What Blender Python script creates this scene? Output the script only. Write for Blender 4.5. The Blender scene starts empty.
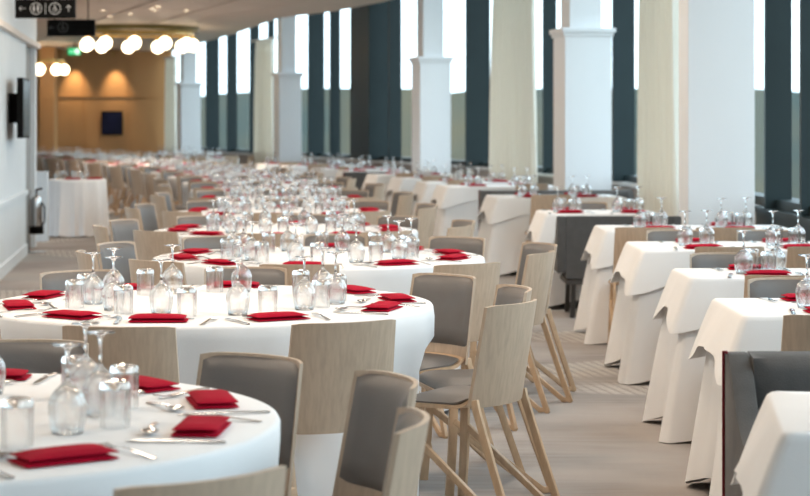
import bpy, bmesh, math, random
from mathutils import Vector, Matrix
random.seed(7)
PI = math.pi
SC = bpy.context.scene
COL = SC.collection

# ------------------------------------------------------------------ camera
FPX = 1913.0          # focal length in pixels for the 810 x 496 frame
EYE = 1.45            # camera height
HORY = 126.0          # horizon row
cam_d = bpy.data.cameras.new('camera'); cam = bpy.data.objects.new('camera', cam_d); COL.objects.link(cam)
cam.location = (0, 0, EYE); cam.rotation_euler = (PI/2, 0, 0)
cam_d.sensor_fit = 'HORIZONTAL'; cam_d.sensor_width = 36; cam_d.lens = FPX/810*36
cam_d.shift_y = -(248-HORY)/810
cam_d.clip_start = 0.1; cam_d.clip_end = 1500
cam_d.dof.use_dof = True; cam_d.dof.focus_distance = 7.3; cam_d.dof.aperture_fstop = 4.6
SC.camera = cam

# ------------------------------------------------------------------ sky
w = bpy.data.worlds.new('sky'); SC.world = w; w.use_nodes = True
nt = w.node_tree
bg = nt.nodes['Background']
bg.inputs['Color'].default_value = (0.74, 0.89, 1.0, 1)
bg.inputs['Strength'].default_value = 3.5

# ------------------------------------------------------------------ exposure
vs = SC.view_settings
vs.view_transform = 'Standard'; vs.look = 'None'; vs.gamma = 1; vs.use_curve_mapping = False
vs.exposure = 0.04
SC.cycles.use_denoising = True
SC.cycles.sample_clamp_indirect = 6.0
SC.cycles.max_bounces = 12; SC.cycles.transmission_bounces = 10; SC.cycles.transparent_max_bounces = 24
SC.cycles.diffuse_bounces = 5; SC.cycles.glossy_bounces = 4

CEIL = 3.55
# unseen warm lamps added over the tables in place of the room's downlights
FILL_LAMPS = [(-3.0, 1.0), (-2.7, 6.2), (0.6, 6.6), (-1.9, 8.6), (0.9, 10.6), (-1.6, 12.8), (0.3, 15.2), (-2.6, 17.6),
         (-0.9, 21.2), (-3.4, 24.4), (-1.9, 27.6), (-5.0, 28.6)]
for i, (x, y) in enumerate(FILL_LAMPS):
    ld = bpy.data.lights.new('fill_lamp_light', 'AREA'); ld.shape = 'SQUARE'; ld.size = 0.55
    ld.energy = 42 if y > 5 else 22; ld.color = (1.0, 0.83, 0.66)
    lo = bpy.data.objects.new('fill_lamp_light', ld); COL.objects.link(lo); lo.location = (x, y, CEIL-0.07)

# ------------------------------------------------------------------ pixel helpers
def ray(px, y):                 # X at depth y
    return (px-405.0)/FPX*y
def depth(py, h):               # depth of a point of height h seen on row py
    return (EYE-h)*FPX/(py-HORY)
def hgt(py, y):
    return EYE-(py-HORY)*y/FPX

# ------------------------------------------------------------------ materials
MATS = {}
def mat(name, col, rough=0.6, metal=0.0, noise=0.0, nscale=8.0, stretch=(1, 1, 1), bump=0.0, bscale=60.0, col2=None, sheen=0.0, coat=0.0, spec=0.5):
    m = bpy.data.materials.new(name); m.use_nodes = True; n = m.node_tree.nodes; l = m.node_tree.links
    b = n['Principled BSDF']
    b.inputs['Roughness'].default_value = rough; b.inputs['Metallic'].default_value = metal
    b.inputs['Specular IOR Level'].default_value = spec
    if sheen: b.inputs['Sheen Weight'].default_value = sheen
    if coat: b.inputs['Coat Weight'].default_value = coat
    tc = n.new('ShaderNodeTexCoord'); mp = n.new('ShaderNodeMapping'); mp.inputs['Scale'].default_value = stretch
    l.new(tc.outputs['Object'], mp.inputs['Vector'])
    nz = n.new('ShaderNodeTexNoise'); nz.inputs['Scale'].default_value = nscale; nz.inputs['Detail'].default_value = 3
    l.new(mp.outputs['Vector'], nz.inputs['Vector'])
    mx = n.new('ShaderNodeMix'); mx.data_type = 'RGBA'
    c2 = col2 or tuple(c*(1-noise) for c in col)
    mx.inputs['A'].default_value = (*col, 1); mx.inputs['B'].default_value = (*c2, 1)
    rp = n.new('ShaderNodeValToRGB'); rp.color_ramp.elements[0].position = 0.35; rp.color_ramp.elements[1].position = 0.68
    l.new(nz.outputs['Fac'], rp.inputs['Fac']); l.new(rp.outputs['Color'], mx.inputs['Factor'])
    l.new(mx.outputs['Result'], b.inputs['Base Color'])
    if bump:
        bz = n.new('ShaderNodeTexNoise'); bz.inputs['Scale'].default_value = bscale
        l.new(mp.outputs['Vector'], bz.inputs['Vector'])
        bp = n.new('ShaderNodeBump'); bp.inputs['Strength'].default_value = bump; bp.inputs['Distance'].default_value = 0.004
        l.new(bz.outputs['Fac'], bp.inputs['Height']); l.new(bp.outputs['Normal'], b.inputs['Normal'])
    MATS[name] = m
    return m
def emis(name, col, s):
    m = bpy.data.materials.new(name); m.use_nodes = True; n = m.node_tree.nodes; l = m.node_tree.links
    b = n['Principled BSDF']; b.inputs['Base Color'].default_value = (*col, 1)
    b.inputs['Emission Color'].default_value = (*col, 1); b.inputs['Emission Strength'].default_value = s
    MATS[name] = m; return m

mat('cloth', (0.86, 0.85, 0.845), 0.85, noise=0.03, nscale=3, bump=0.12, bscale=260)
mat('napkin', (0.42, 0.0015, 0.022), 0.9, noise=0.2, nscale=14, bump=0.25, bscale=220, spec=0.12)
mat('oak', (0.52, 0.395, 0.29), 0.42, noise=0.16, nscale=9, stretch=(7, 7, 0.8))
mat('oak_edge', (0.58, 0.40, 0.255), 0.45, noise=0.2, nscale=8, stretch=(5, 5, 1.5))
mat('grey_pad', (0.145, 0.132, 0.124), 0.5, noise=0.08, nscale=10, bump=0.1, bscale=180)
mat('sofa', (0.078, 0.073, 0.07), 0.8, noise=0.15, nscale=20, bump=0.3, bscale=200, sheen=0.1)
mat('piping', (0.20, 0.004, 0.015), 0.6, noise=0.1)
mat('dark_leg', (0.03, 0.027, 0.025), 0.5, noise=0.1)
mat('steel', (0.62, 0.62, 0.62), 0.16, metal=1.0, noise=0.05)
mat('column', (0.80, 0.82, 0.84), 0.6, noise=0.02, nscale=2)
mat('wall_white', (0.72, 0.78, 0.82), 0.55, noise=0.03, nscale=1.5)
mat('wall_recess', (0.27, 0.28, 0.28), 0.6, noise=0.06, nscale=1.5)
mat('brown_wall', (0.58, 0.30, 0.12), 0.45, noise=0.16, nscale=1.2, stretch=(1, 1, 0.3))
mat('mullion', (0.017, 0.030, 0.033), 0.5, noise=0.1, nscale=3, spec=0.25)
mat('sill', (0.62, 0.61, 0.59), 0.35, noise=0.05)
mat('sill_panel', (0.33, 0.28, 0.245), 0.6, noise=0.15, nscale=2)
mat('ceiling_wood', (0.66, 0.55, 0.48), 0.6, noise=0.12, nscale=2, stretch=(1, 6, 1))
mat('ceiling_gap', (0.10, 0.08, 0.07), 0.8, noise=0.1)
mat('plaster', (0.75, 0.70, 0.66), 0.8, noise=0.04)
mat('gold', (0.55, 0.36, 0.13), 0.35, metal=0.8, noise=0.1)
mat('olive', (0.20, 0.16, 0.055), 0.4, metal=0.4, noise=0.2)
mat('black', (0.004, 0.004, 0.004), 0.6, noise=0.1, spec=0.08)
mat('gloss_black', (0.008, 0.009, 0.012), 0.25, noise=0.1, spec=0.3)
mat('screen', (0.010, 0.012, 0.045), 0.3, noise=0.5, nscale=3, spec=0.15)
mat('white_mark', (0.40, 0.40, 0.40), 0.6, noise=0.02)
mat('grey_mark', (0.10, 0.10, 0.10), 0.6, noise=0.02)
mat('tree', (0.075, 0.098, 0.095), 0.9, noise=0.5, nscale=0.12, col2=(0.15, 0.125, 0.085), spec=0.1)
mat('field', (0.13, 0.13, 0.09), 0.9, noise=0.3, nscale=0.05)
emis('globe', (1.0, 0.80, 0.52), 7.0)
emis('diffuser', (1.0, 0.86, 0.7), 4.0)
emis('downlight', (1.0, 0.8, 0.55), 8.0)
emis('exit_green', (0.0, 0.42, 0.14), 1.2)
emis('exit_white', (0.8, 1.0, 0.85), 1.4)

def glass_mat():
    m = bpy.data.materials.new('drinking_glass'); m.use_nodes = True; n = m.node_tree.nodes; l = m.node_tree.links
    n.remove(n['Principled BSDF'])
    g = n.new('ShaderNodeBsdfGlass'); g.inputs['IOR'].default_value = 1.47; g.inputs['Roughness'].default_value = 0.0
    g.inputs['Color'].default_value = (0.985, 0.99, 0.99, 1)
    t = n.new('ShaderNodeBsdfTransparent'); mx = n.new('ShaderNodeMixShader')
    lw = n.new('ShaderNodeLayerWeight'); lw.inputs['Blend'].default_value = 0.5
    pw = n.new('ShaderNodeMath'); pw.operation = 'POWER'; pw.inputs[1].default_value = 1.5; l.new(lw.outputs['Facing'], pw.inputs[0])
    ma = n.new('ShaderNodeMath'); ma.operation = 'MULTIPLY_ADD'; ma.inputs[1].default_value = 0.62; ma.inputs[2].default_value = 0.46; ma.use_clamp = True
    l.new(pw.outputs[0], ma.inputs[0]); l.new(ma.outputs[0], mx.inputs[0])
    l.new(t.outputs[0], mx.inputs[1]); l.new(g.outputs[0], mx.inputs[2])
    l.new(mx.outputs[0], n['Material Output'].inputs['Surface']); MATS['drinking_glass'] = m
glass_mat()
def solid_glass_mat():
    m = bpy.data.materials.new('solid_glass'); m.use_nodes = True; n = m.node_tree.nodes; l = m.node_tree.links
    n.remove(n['Principled BSDF']); g = n.new('ShaderNodeBsdfGlass'); g.inputs['IOR'].default_value = 1.5; g.inputs['Roughness'].default_value = 0.0
    l.new(g.outputs[0], n['Material Output'].inputs['Surface']); MATS['solid_glass'] = m
solid_glass_mat()
def pane_mat():
    m = bpy.data.materials.new('window_glass'); m.use_nodes = True; n = m.node_tree.nodes; l = m.node_tree.links
    n.remove(n['Principled BSDF'])
    t = n.new('ShaderNodeBsdfTransparent'); t.inputs['Color'].default_value = (0.95, 0.98, 0.98, 1)
    g = n.new('ShaderNodeBsdfGlossy'); g.inputs['Roughness'].default_value = 0.02
    lw = n.new('ShaderNodeLayerWeight'); lw.inputs['Blend'].default_value = 0.5
    fr = n.new('ShaderNodeMath'); fr.operation = 'POWER'; fr.inputs[1].default_value = 6.0; l.new(lw.outputs['Facing'], fr.inputs[0])
    f2 = n.new('ShaderNodeMath'); f2.operation = 'MULTIPLY'; f2.inputs[1].default_value = 0.12; l.new(fr.outputs[0], f2.inputs[0]); fr = f2
    mx = n.new('ShaderNodeMixShader'); l.new(fr.outputs[0], mx.inputs[0]); l.new(t.outputs[0], mx.inputs[1]); l.new(g.outputs[0], mx.inputs[2])
    l.new(mx.outputs[0], n['Material Output'].inputs['Surface']); MATS['window_glass'] = m
pane_mat()
def curtain_mat():
    m = bpy.data.materials.new('sheer_curtain'); m.use_nodes = True; n = m.node_tree.nodes; l = m.node_tree.links
    b = n['Principled BSDF']; b.inputs['Base Color'].default_value = (0.85, 0.815, 0.74, 1); b.inputs['Roughness'].default_value = 0.9
    tl = n.new('ShaderNodeBsdfTranslucent'); tl.inputs['Color'].default_value = (0.88, 0.85, 0.78, 1)
    nz = n.new('ShaderNodeTexNoise'); nz.inputs['Scale'].default_value = 300
    mx = n.new('ShaderNodeMixShader'); mx.inputs[0].default_value = 0.45
    l.new(b.outputs[0], mx.inputs[1]); l.new(tl.outputs[0], mx.inputs[2]); l.new(mx.outputs[0], n['Material Output'].inputs['Surface'])
    bp = n.new('ShaderNodeBump'); bp.inputs['Strength'].default_value = 0.1; l.new(nz.outputs['Fac'], bp.inputs['Height']); l.new(bp.outputs['Normal'], b.inputs['Normal'])
    MATS['sheer_curtain'] = m
curtain_mat()
def carpet_mat():
    m = bpy.data.materials.new('carpet'); m.use_nodes = True; n = m.node_tree.nodes; l = m.node_tree.links
    b = n['Principled BSDF']; b.inputs['Roughness'].default_value = 0.95
    tc = n.new('ShaderNodeTexCoord')
    def noise(sc, stretch, det=3):
        mp = n.new('ShaderNodeMapping'); mp.inputs['Scale'].default_value = stretch; mp.inputs['Rotation'].default_value = (0, 0, 0.5)
        l.new(tc.outputs['Object'], mp.inputs['Vector'])
        z = n.new('ShaderNodeTexNoise'); z.inputs['Scale'].default_value = sc; z.inputs['Detail'].default_value = det
        l.new(mp.outputs['Vector'], z.inputs['Vector']); return z.outputs['Fac']
    def ramp(f, a, c):
        r = n.new('ShaderNodeValToRGB'); r.color_ramp.elements[0].position = a; r.color_ramp.elements[1].position = c
        l.new(f, r.inputs['Fac']); return r.outputs['Color']
    def mix(f, a, c):
        x = n.new('ShaderNodeMix'); x.data_type = 'RGBA'; l.new(f, x.inputs['Factor'])
        for k, v in (('A', a), ('B', c)):
            if isinstance(v, tuple): x.inputs[k].default_value = (*v, 1)
            else: l.new(v, x.inputs[k])
        return x.outputs['Result']
    base = mix(ramp(noise(0.75, (1, 0.8, 1)), 0.40, 0.62), (0.385, 0.348, 0.328), (0.225, 0.200, 0.188))
    teal = mix(ramp(noise(0.5, (0.8, 1.2, 1), 4), 0.52, 0.66), base, (0.27, 0.295, 0.30))
    streak = mix(ramp(noise(9, (0.25, 2.2, 1), 4), 0.40, 0.75), teal, (0.36, 0.33, 0.31))
    # woven dashes in lens shaped patches
    mp = n.new('ShaderNodeMapping'); mp.inputs['Scale'].default_value = (11, 17, 1); mp.inputs['Rotation'].default_value = (0, 0, 0.55)
    l.new(tc.outputs['Object'], mp.inputs['Vector'])
    br = n.new('ShaderNodeTexBrick'); br.inputs['Scale'].default_value = 1.0; br.inputs['Mortar Size'].default_value = 0.14
    br.inputs['Brick Width'].default_value = 0.9; br.inputs['Row Height'].default_value = 0.55
    br.inputs['Color1'].default_value = (1, 1, 1, 1); br.inputs['Color2'].default_value = (0.9, 0.9, 0.9, 1); br.inputs['Mortar'].default_value = (0, 0, 0, 1)
    l.new(mp.outputs['Vector'], br.inputs['Vector'])
    patch = ramp(noise(0.8, (0.7, 0.75, 1), 1), 0.565, 0.59)
    mm = n.new('ShaderNodeMix'); mm.data_type = 'RGBA'; mm.blend_type = 'MULTIPLY'; mm.inputs['Factor'].default_value = 1
    l.new(br.outputs['Color'], mm.inputs['A']); l.new(patch, mm.inputs['B'])
    fin = mix(mm.outputs['Result'], streak, (0.56, 0.52, 0.485))
    l.new(fin, b.inputs['Base Color'])
    bz = n.new('ShaderNodeTexNoise'); bz.inputs['Scale'].default_value = 180
    bp = n.new('ShaderNodeBump'); bp.inputs['Strength'].default_value = 0.3; bp.inputs['Distance'].default_value = 0.003
    l.new(tc.outputs['Object'], bz.inputs['Vector']); l.new(bz.outputs['Fac'], bp.inputs['Height']); l.new(bp.outputs['Normal'], b.inputs['Normal'])
    MATS['carpet'] = m
carpet_mat()

# ------------------------------------------------------------------ mesh helpers
class MB:
    def __init__(s): s.v = []; s.f = []
    def add(s, vs_, fs):
        o = len(s.v); s.v += [tuple(v) for v in vs_]; s.f += [tuple(i+o for i in f) for f in fs]; return s
    def box(s, x0, x1, y0, y1, z0, z1, M=None):
        v = [Vector((x, y, z)) for z in (z0, z1) for x, y in ((x0, y0), (x1, y0), (x1, y1), (x0, y1))]
        if M is not None: v = [M @ q for q in v]
        return s.add(v, [(3, 2, 1, 0), (4, 5, 6, 7), (0, 1, 5, 4), (1, 2, 6, 5), (2, 3, 7, 6), (3, 0, 4, 7)])
    def prism(s, poly, z0, z1):      # poly: list of (x, y), counter-clockwise
        n = len(poly)
        v = [(x, y, z0) for x, y in poly]+[(x, y, z1) for x, y in poly]
        return s.add(v, [tuple(range(n-1, -1, -1)), tuple(range(n, 2*n))]+[(i, (i+1) % n, n+(i+1) % n, n+i) for i in range(n)])
    def lathe(s, prof, n=24, c=(0, 0, 0), close=False):   # prof: (r, z)
        v = []; f = []; m = len(prof)
        for r, z in prof:
            for k in range(n):
                a = 2*PI*k/n; v.append((c[0]+r*math.cos(a), c[1]+r*math.sin(a), c[2]+z))
        for i in range(m if close else m-1):
            j = (i+1) % m
            for k in range(n):
                k2 = (k+1) % n; f.append((i*n+k, i*n+k2, j*n+k2, j*n+k))
        return s.add(v, f)
    def sweep(s, pts, wx, wn, up=(1, 0, 0), caps=True):
        # rectangular section: wx along 'up' (constant), wn across in the plane
        P = [Vector(p) for p in pts]; U = Vector(up).normalized(); v = []; n = len(P)
        for i, p in enumerate(P):
            a = P[max(i-1, 0)]; b = P[min(i+1, n-1)]; t = (b-a).normalized(); q = t.cross(U).normalized()
            u2 = q.cross(t).normalized()
            sc = 1.0
            if 0 < i < n-1:
                c1 = (P[i]-P[i-1]).normalized().dot((P[i+1]-P[i]).normalized()); sc = 1/max(0.6, math.sqrt((1+c1)/2))
            for e, g in ((-1, -1), (1, -1), (1, 1), (-1, 1)):
                v.append(p+u2*(e*wx/2)+q*(g*wn/2*sc))
        f = [(i*4+k, i*4+(k+1) % 4, i*4+4+(k+1) % 4, i*4+4+k) for i in range(n-1) for k in range(4)]
        if caps: f += [(3, 2, 1, 0), tuple((n-1)*4+k for k in range(4))]
        return s.add(v, f)
    def tube(s, pts, r, n=8):
        P = [Vector(p) for p in pts]; v = []; m = len(P); q = None
        for i, p in enumerate(P):
            t = (P[min(i+1, m-1)]-P[max(i-1, 0)]).normalized()
            if q is None:
                q = t.orthogonal().normalized()
            q = (q-t*q.dot(t)).normalized(); b = t.cross(q)
            for k in range(n):
                a = 2*PI*k/n; v.append(p+q*(r*math.cos(a))+b*(r*math.sin(a)))
        f = [(i*n+k, i*n+(k+1) % n, (i+1)*n+(k+1) % n, (i+1)*n+k) for i in range(m-1) for k in range(n)]
        f += [tuple(range(n-1, -1, -1)), tuple((m-1)*n+k for k in range(n))]
        return s.add(v, f)
    def shell(s, front, back, nu, nv):
        # closed solid from two (nu+1)x(nv+1) point grids
        N = (nu+1)*(nv+1); f = []
        idx = lambda i, j: i*(nv+1)+j
        for i in range(nu):
            for j in range(nv):
                f.append((idx(i, j), idx(i+1, j), idx(i+1, j+1), idx(i, j+1)))
                f.append((N+idx(i, j), N+idx(i, j+1), N+idx(i+1, j+1), N+idx(i+1, j)))
        for i in range(nu):
            f.append((idx(i, 0), N+idx(i, 0), N+idx(i+1, 0), idx(i+1, 0)))
            f.append((idx(i, nv), idx(i+1, nv), N+idx(i+1, nv), N+idx(i, nv)))
        for j in range(nv):
            f.append((idx(0, j), idx(0, j+1), N+idx(0, j+1), N+idx(0, j)))
            f.append((idx(nu, j), N+idx(nu, j), N+idx(nu, j+1), idx(nu, j+1)))
        return s.add(list(front)+list(back), f)
    def obj(s, name, m, parent=None, smooth=None, bevel=0, loc=None, rz=0):
        me = bpy.data.meshes.new(name); me.from_pydata(s.v, [], s.f)
        bm = bmesh.new(); bm.from_mesh(me)
        bmesh.ops.recalc_face_normals(bm, faces=bm.faces)
        if bevel:
            bmesh.ops.bevel(bm, geom=[e for e in bm.edges if e.is_manifold and e.calc_face_angle(0) > 0.6], offset=bevel, segments=2, profile=0.6, affect='EDGES')
        bm.to_mesh(me); bm.free()
        if smooth is not None:
            for p in me.polygons: p.use_smooth = True
            if smooth < 180: me.set_sharp_from_angle(angle=math.radians(smooth))
        me.materials.append(MATS[m])
        o = bpy.data.objects.new(name, me); COL.objects.link(o)
        if parent is not None: o.parent = parent
        if loc is not None: o.location = loc
        o.rotation_euler.z = rz
        return o

def tag(o, label=None, cat=None, group=None, kind=None):
    if label: o['label'] = label
    if cat: o['category'] = cat
    if group: o['group'] = group
    if kind: o['kind'] = kind
    return o
def empty(name, loc=(0, 0, 0), rz=0):
    o = bpy.data.objects.new(name, None); COL.objects.link(o); o.location = loc; o.rotation_euler.z = rz; o.empty_display_size = 0.1
    return o
KIDS = {}
def kids(o):
    if o.name not in KIDS: KIDS[o.name] = list(o.children)
    return KIDS[o.name]
def copy_tree(o, parent=None):
    c = o.copy(); COL.objects.link(c); c.parent = parent
    for ch in kids(o): copy_tree(ch, c)
    return c
USED = set()
def place(proto, loc, rz, label, cat, group=None):
    if proto.name in USED: o = copy_tree(proto)
    else:
        o = proto; USED.add(proto.name); kids(o)
        for ch in kids(o): kids(ch)
    o.location = loc; o.rotation_euler = (0, 0, rz)
    for k in ('group',):
        if k in o: del o[k]
    return tag(o, label, cat, group)

# ================================================================== STRUCTURE
# window line (outer glass), sweeping round to the left with distance
GL = [(2.95, -6), (2.95, 15.2), (2.64, 21.6), (1.20, 30.3), (-1.60, 39.1), (-4.65, 47.8), (-6.55, 53.2)]
def gl_x(y):
    for (x0, y0), (x1, y1) in zip(GL, GL[1:]):
        if y <= y1: return x0+(x1-x0)*(y-y0)/(y1-y0)
    return GL[-1][0]
def gl_hit(px, off=0.0):      # where the view ray of column px meets the (inset) glass line
    k = (px-405.0)/FPX
    for (x0, y0), (x1, y1) in zip(GL, GL[1:]):
        L = math.hypot(x1-x0, y1-y0); nx, ny = -(y1-y0)/L*off, (x1-x0)/L*off
        a0, b0, a1, b1 = x0+nx, y0+ny, x1+nx, y1+ny
        den = (a1-a0)-k*(b1-b0)
        if abs(den) < 1e-9: continue
        t = (k*b0-a0)/den
        if -0.02 <= t <= 1.02 and b0+t*(b1-b0) > 8:
            d = Vector((x1-x0, y1-y0, 0)).normalized()
            return Vector((a0+t*(a1-a0), b0+t*(b1-b0), 0)), d, Vector((-d.y, d.x, 0))
    raise ValueError(px)

def offset_line(off):
    out = []
    for i, (x, y) in enumerate(GL):
        a = Vector(GL[max(i-1, 0)]); b = Vector(GL[min(i+1, len(GL)-1)]); d = (b-a).normalized()
        out.append((x-d.y*off, y+d.x*off))
    return out

fl = MB().prism([(-13, -6)]+[(x+0.4, y) for x, y in GL]+[(-13, 53.2)], -0.3, 0.0).obj('floor', 'carpet')
tag(fl, kind='structure', label='grey brown carpet with woven pale dashes and faint teal patches')

# window base: panel, sill ledge
p0 = offset_line(0.0); p1 = offset_line(0.16)
for nm, m_, za, zb, oa, ob in (('wall_windowside', 'sill_panel', 0.0, 0.78, -0.1, 0.16), ('trim_1', 'sill', 0.78, 0.82, -0.1, 0.20)):
    a, b = offset_line(oa), offset_line(ob)
    tag(MB().prism(a[:2]+b[:2][::-1], za, zb).obj(nm+'_near' if nm[0] == 'w' else 'trim_6', 'mullion'), kind='structure', label='dark glazed base below the near windows' if nm[0] == 'w' else 'dark sill rail of the near windows')
    tag(MB().prism(a[1:]+b[1:][::-1], za, zb).obj(nm, m_, bevel=0.004 if nm == 'trim_1' else 0), kind='structure',
        label='low panelled wall under the tall windows' if nm[0] == 'w' else 'pale window ledge running along the facade')
HEAD = 4.7
# windows: one structure per bay with its mullion fins, rails and panes
BAYS = [(-6, 15.2), (15.2, 21.6), (21.6, 30.3), (30.3, 39.1), (39.1, 47.8), (47.8, 53.2)]
BANDS = [(766, 791), (800.5, 826), (613.5, 634), (462, 487), (543, 556), (308, 324), (330, 340), (352, 386), (389, 401),
         (205, 219), (227, 237), (250, 259), (268, 274)]
wins = []
for i, (ya, yb) in enumerate(BAYS):
    wn = empty('window_%d' % (i+1), (gl_x((ya+yb)/2), (ya+yb)/2, 0.82)); tag(wn, kind='structure', label='tall window bay with dark teal mullions between columns')
    wins.append(wn)
def into(o, wn):
    o.parent = wn; o.matrix_parent_inverse = Matrix.Translation(-wn.location); return o
def bay_of(y):
    for i, (ya, yb) in enumerate(BAYS):
        if y <= yb: return wins[i]
    return wins[-1]
cuts = []
def fin(P, d, n, dep, t=0.06, back=0.0):
    a = P-d*t/2; b = P+d*t/2
    q = [a, b, b+n*dep, a+n*dep]
    o = MB().prism([(v.x, v.y) for v in q], 0.82, HEAD).obj('mullion', 'mullion'); into(o, bay_of(P.y)); cuts.append(P.y)
    if back > 0.05:
        q = [P-n*0.05, P+d*back-n*0.05, P+d*back+n*0.04, P+n*0.04]
        into(MB().prism([(v.x, v.y) for v in q], 0.82, HEAD).obj('spandrel_panel', 'mullion'), bay_of(P.y))
for x0, x1 in BANDS:
    P, d, n = gl_hit(x1)
    dep = 0.0
    while dep < 0.34:
        dep += 0.01; q = P+n*dep
        if 405+q.x/q.y*FPX < x0: break
    back = 0
    q = P+n*dep
    if 405+q.x/q.y*FPX > x0+1.5:
        P2, _, _ = gl_hit(x0); back = min((P2-P).length, 2.4)
    fin(P, d, n, dep, back=back)
for k in range(12):
    y = 11.7-1.45*k
    if y > -6: fin(Vector((2.95, y, 0)), Vector((0, 1, 0)), Vector((-1, 0, 0)), 0.2)
ys = sorted(set(cuts+[g[1] for g in GL]))
for a, b in zip(ys, ys[1:]):
    if b-a < 0.06: continue
    A = Vector((gl_x(a), a, 0)); B = Vector((gl_x(b), b, 0)); d = (B-A).normalized(); n = Vector((-d.y, d.x, 0))*0.006
    q = [A-n, B-n, B+n, A+n]
    into(MB().prism([(v.x, v.y) for v in q], 0.82, HEAD).obj('pane', 'window_glass'), bay_of((a+b)/2-0.001))
a, b = offset_line(-0.08), offset_line(0.12)
for i in range(len(GL)-1):
    for z0, z1 in ((0.82, 0.89), (HEAD-0.1, HEAD)):
        into(MB().prism([a[i], a[i+1], b[i+1], b[i]], z0, z1).obj('rail', 'mullion'), wins[i])

# columns
def column(px, y, ang, idx, wdt=0.5, front_px=None, label=''):
    x = ray(px, y); c = empty('column', (x, y, 0), math.radians(ang)); tag(c, kind='structure', label=label)
    MB().box(0, wdt, 0, wdt, 0, 2.50).obj('shaft_casing', 'column', c, bevel=0.006)
    cap = MB().box(-0.02, wdt+0.02, -0.02, wdt+0.02, 2.44, 2.48).box(-0.04, wdt+0.04, -0.04, wdt+0.04, 2.48, 2.53).obj('capital', 'column', c, bevel=0.006)
    MB().box(0.07, wdt-0.10, 0.06, wdt-0.06, 2.53, HEAD).obj('upper_shaft', 'column', c)
    return c
cR = empty('column', (ray(688, 14.6), 14.6, 0), 0.0); tag(cR, kind='structure', label='broad white column beside the cream curtain and dark window post')
MB().box(0, 0.51, 0, 0.5, 0, 3.1).obj('shaft_casing', 'column', cR, bevel=0.006)
MB().box(-0.04, 0.55, -0.04, 0.54, 3.1, 3.15).obj('capital', 'column', cR, bevel=0.006)
MB().box(0.06, 0.45, 0.06, 0.44, 3.15, HEAD).obj('upper_shaft', 'column', cR)
column(565, 21.0, 9.5, 1, 0.53, label='white column with moulded capital behind the dark banquette')
column(420, 29.7, 15, 2, 0.50, label='white column with capital, second from the broad column')
column(279, 38.5, 18.5, 3, 0.47, label='white column with capital, third from the broad column')
column(181, 47.2, 19, 4, 0.50, label='white column with capital next to the brown wall')

# ceiling
edge = [(2.0, -6), (1.9, 15), (1.6, 21), (0.35, 29), (-0.42, 31.9), (-1.36, 34.6), (-2.46, 36.6), (-3.9, 43.0), (-6.6, 53.2)]
cl = MB().prism([(-13, -6)]+edge+[(-13, 53.2)], CEIL, CEIL+0.25).obj('ceiling', 'ceiling_gap'); tag(cl, kind='structure', label='timber panelled ceiling with dark gaps')
sl = MB().prism([(-13, -6)]+[(x+0.4, y) for x, y in GL]+[(-13, 53.2)], HEAD, HEAD+0.2).obj('ceiling_upper', 'plaster'); tag(sl, kind='structure', label='white upper soffit above the window slot')
def edge_x(y):
    for (x0, y0), (x1, y1) in zip(edge, edge[1:]):
        if y <= y1: return x0+(x1-x0)*(y-y0)/(y1-y0)
    return -6.6
ang = math.radians(18); ca, sa = math.cos(ang), math.sin(ang)
pm = None
for i in range(-10, 18):
    for j in range(-2, 26):
        u0 = i*1.25; v0 = j*2.5+(0.6 if i % 2 else 0)
        c = [(-6+u*ca-v*sa, 5+u*sa+v*ca) for u in (u0+0.03, u0+1.22) for v in (v0+0.03, v0+2.47)]
        if any(y < -5.9 or y > 53 or x < -12.9 or x > edge_x(y)-0.02 for x, y in c): continue
        if pm is None:
            o = MB().box(0.03, 1.22, 0.03, 2.47, -0.025, 0).obj('panel', 'ceiling_wood', cl); pm = o.data
        else:
            o = bpy.data.objects.new('panel', pm); COL.objects.link(o); o.parent = cl
        o.location = (-6+u0*ca-v0*sa, 5+u0*sa+v0*ca, CEIL); o.rotation_euler.z = ang
# edge fascia
tag(MB().prism([(x-1.25, y-0.3) for x, y in edge]+[(x+0.05, y) for x, y in edge[::-1]], CEIL-0.032, CEIL-0.001).prism([(x-0.02, y) for x, y in edge]+[(x+0.05, y) for x, y in edge[::-1]], CEIL-0.001, CEIL+0.3).obj('trim_2', 'ceiling_wood'), kind='structure', label='curved timber edge of the ceiling')
# lamps in the ceiling: added square panels first, then the round downlights
lp = empty('added_panel_lamp'); MB().box(-0.32, 0.32, -0.32, -0.28, -0.06, -0.025).box(-0.32, 0.32, 0.28, 0.32, -0.06, -0.025).box(-0.32, -0.28, -0.28, 0.28, -0.06, -0.025).box(0.28, 0.32, -0.28, 0.28, -0.06, -0.025).obj('frame', 'plaster', lp)
MB().box(-0.28, 0.28, -0.28, 0.28, -0.05, -0.03).obj('diffuser', 'diffuser', lp)
for x, y in FILL_LAMPS:
    place(lp, (x, y, CEIL), 0, 'added square warm panel lamp set in the timber ceiling', 'ceiling lamp', 'added square ceiling panel lamps')
dl = empty('downlight'); MB().lathe([(0.05, -0.03), (0.07, -0.03), (0.07, -0.025)], 16).obj('ring', 'plaster', dl)
MB().lathe([(0.0, -0.027), (0.05, -0.028)], 16).obj('bulb', 'downlight', dl)
for px, py in ((103, 9), (155, 9), (110, 15), (158, 5), (152, 7), (186, 9), (130, 12)):
    y = depth(py, CEIL)
    ld = bpy.data.lights.new('downlight_beam', 'SPOT'); ld.energy = 150; ld.color = (1, 0.85, 0.68); ld.spot_size = math.radians(110); ld.spot_blend = 0.6; ld.shadow_soft_size = 0.06
    lo = bpy.data.objects.new('downlight_beam', ld); COL.objects.link(lo); lo.location = (ray(px, y), y, CEIL-0.05)
    place(dl, (ray(px, y), y, CEIL), 0, 'small round recessed downlight in the timber ceiling', 'downlight', 'recessed ceiling downlights')

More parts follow.
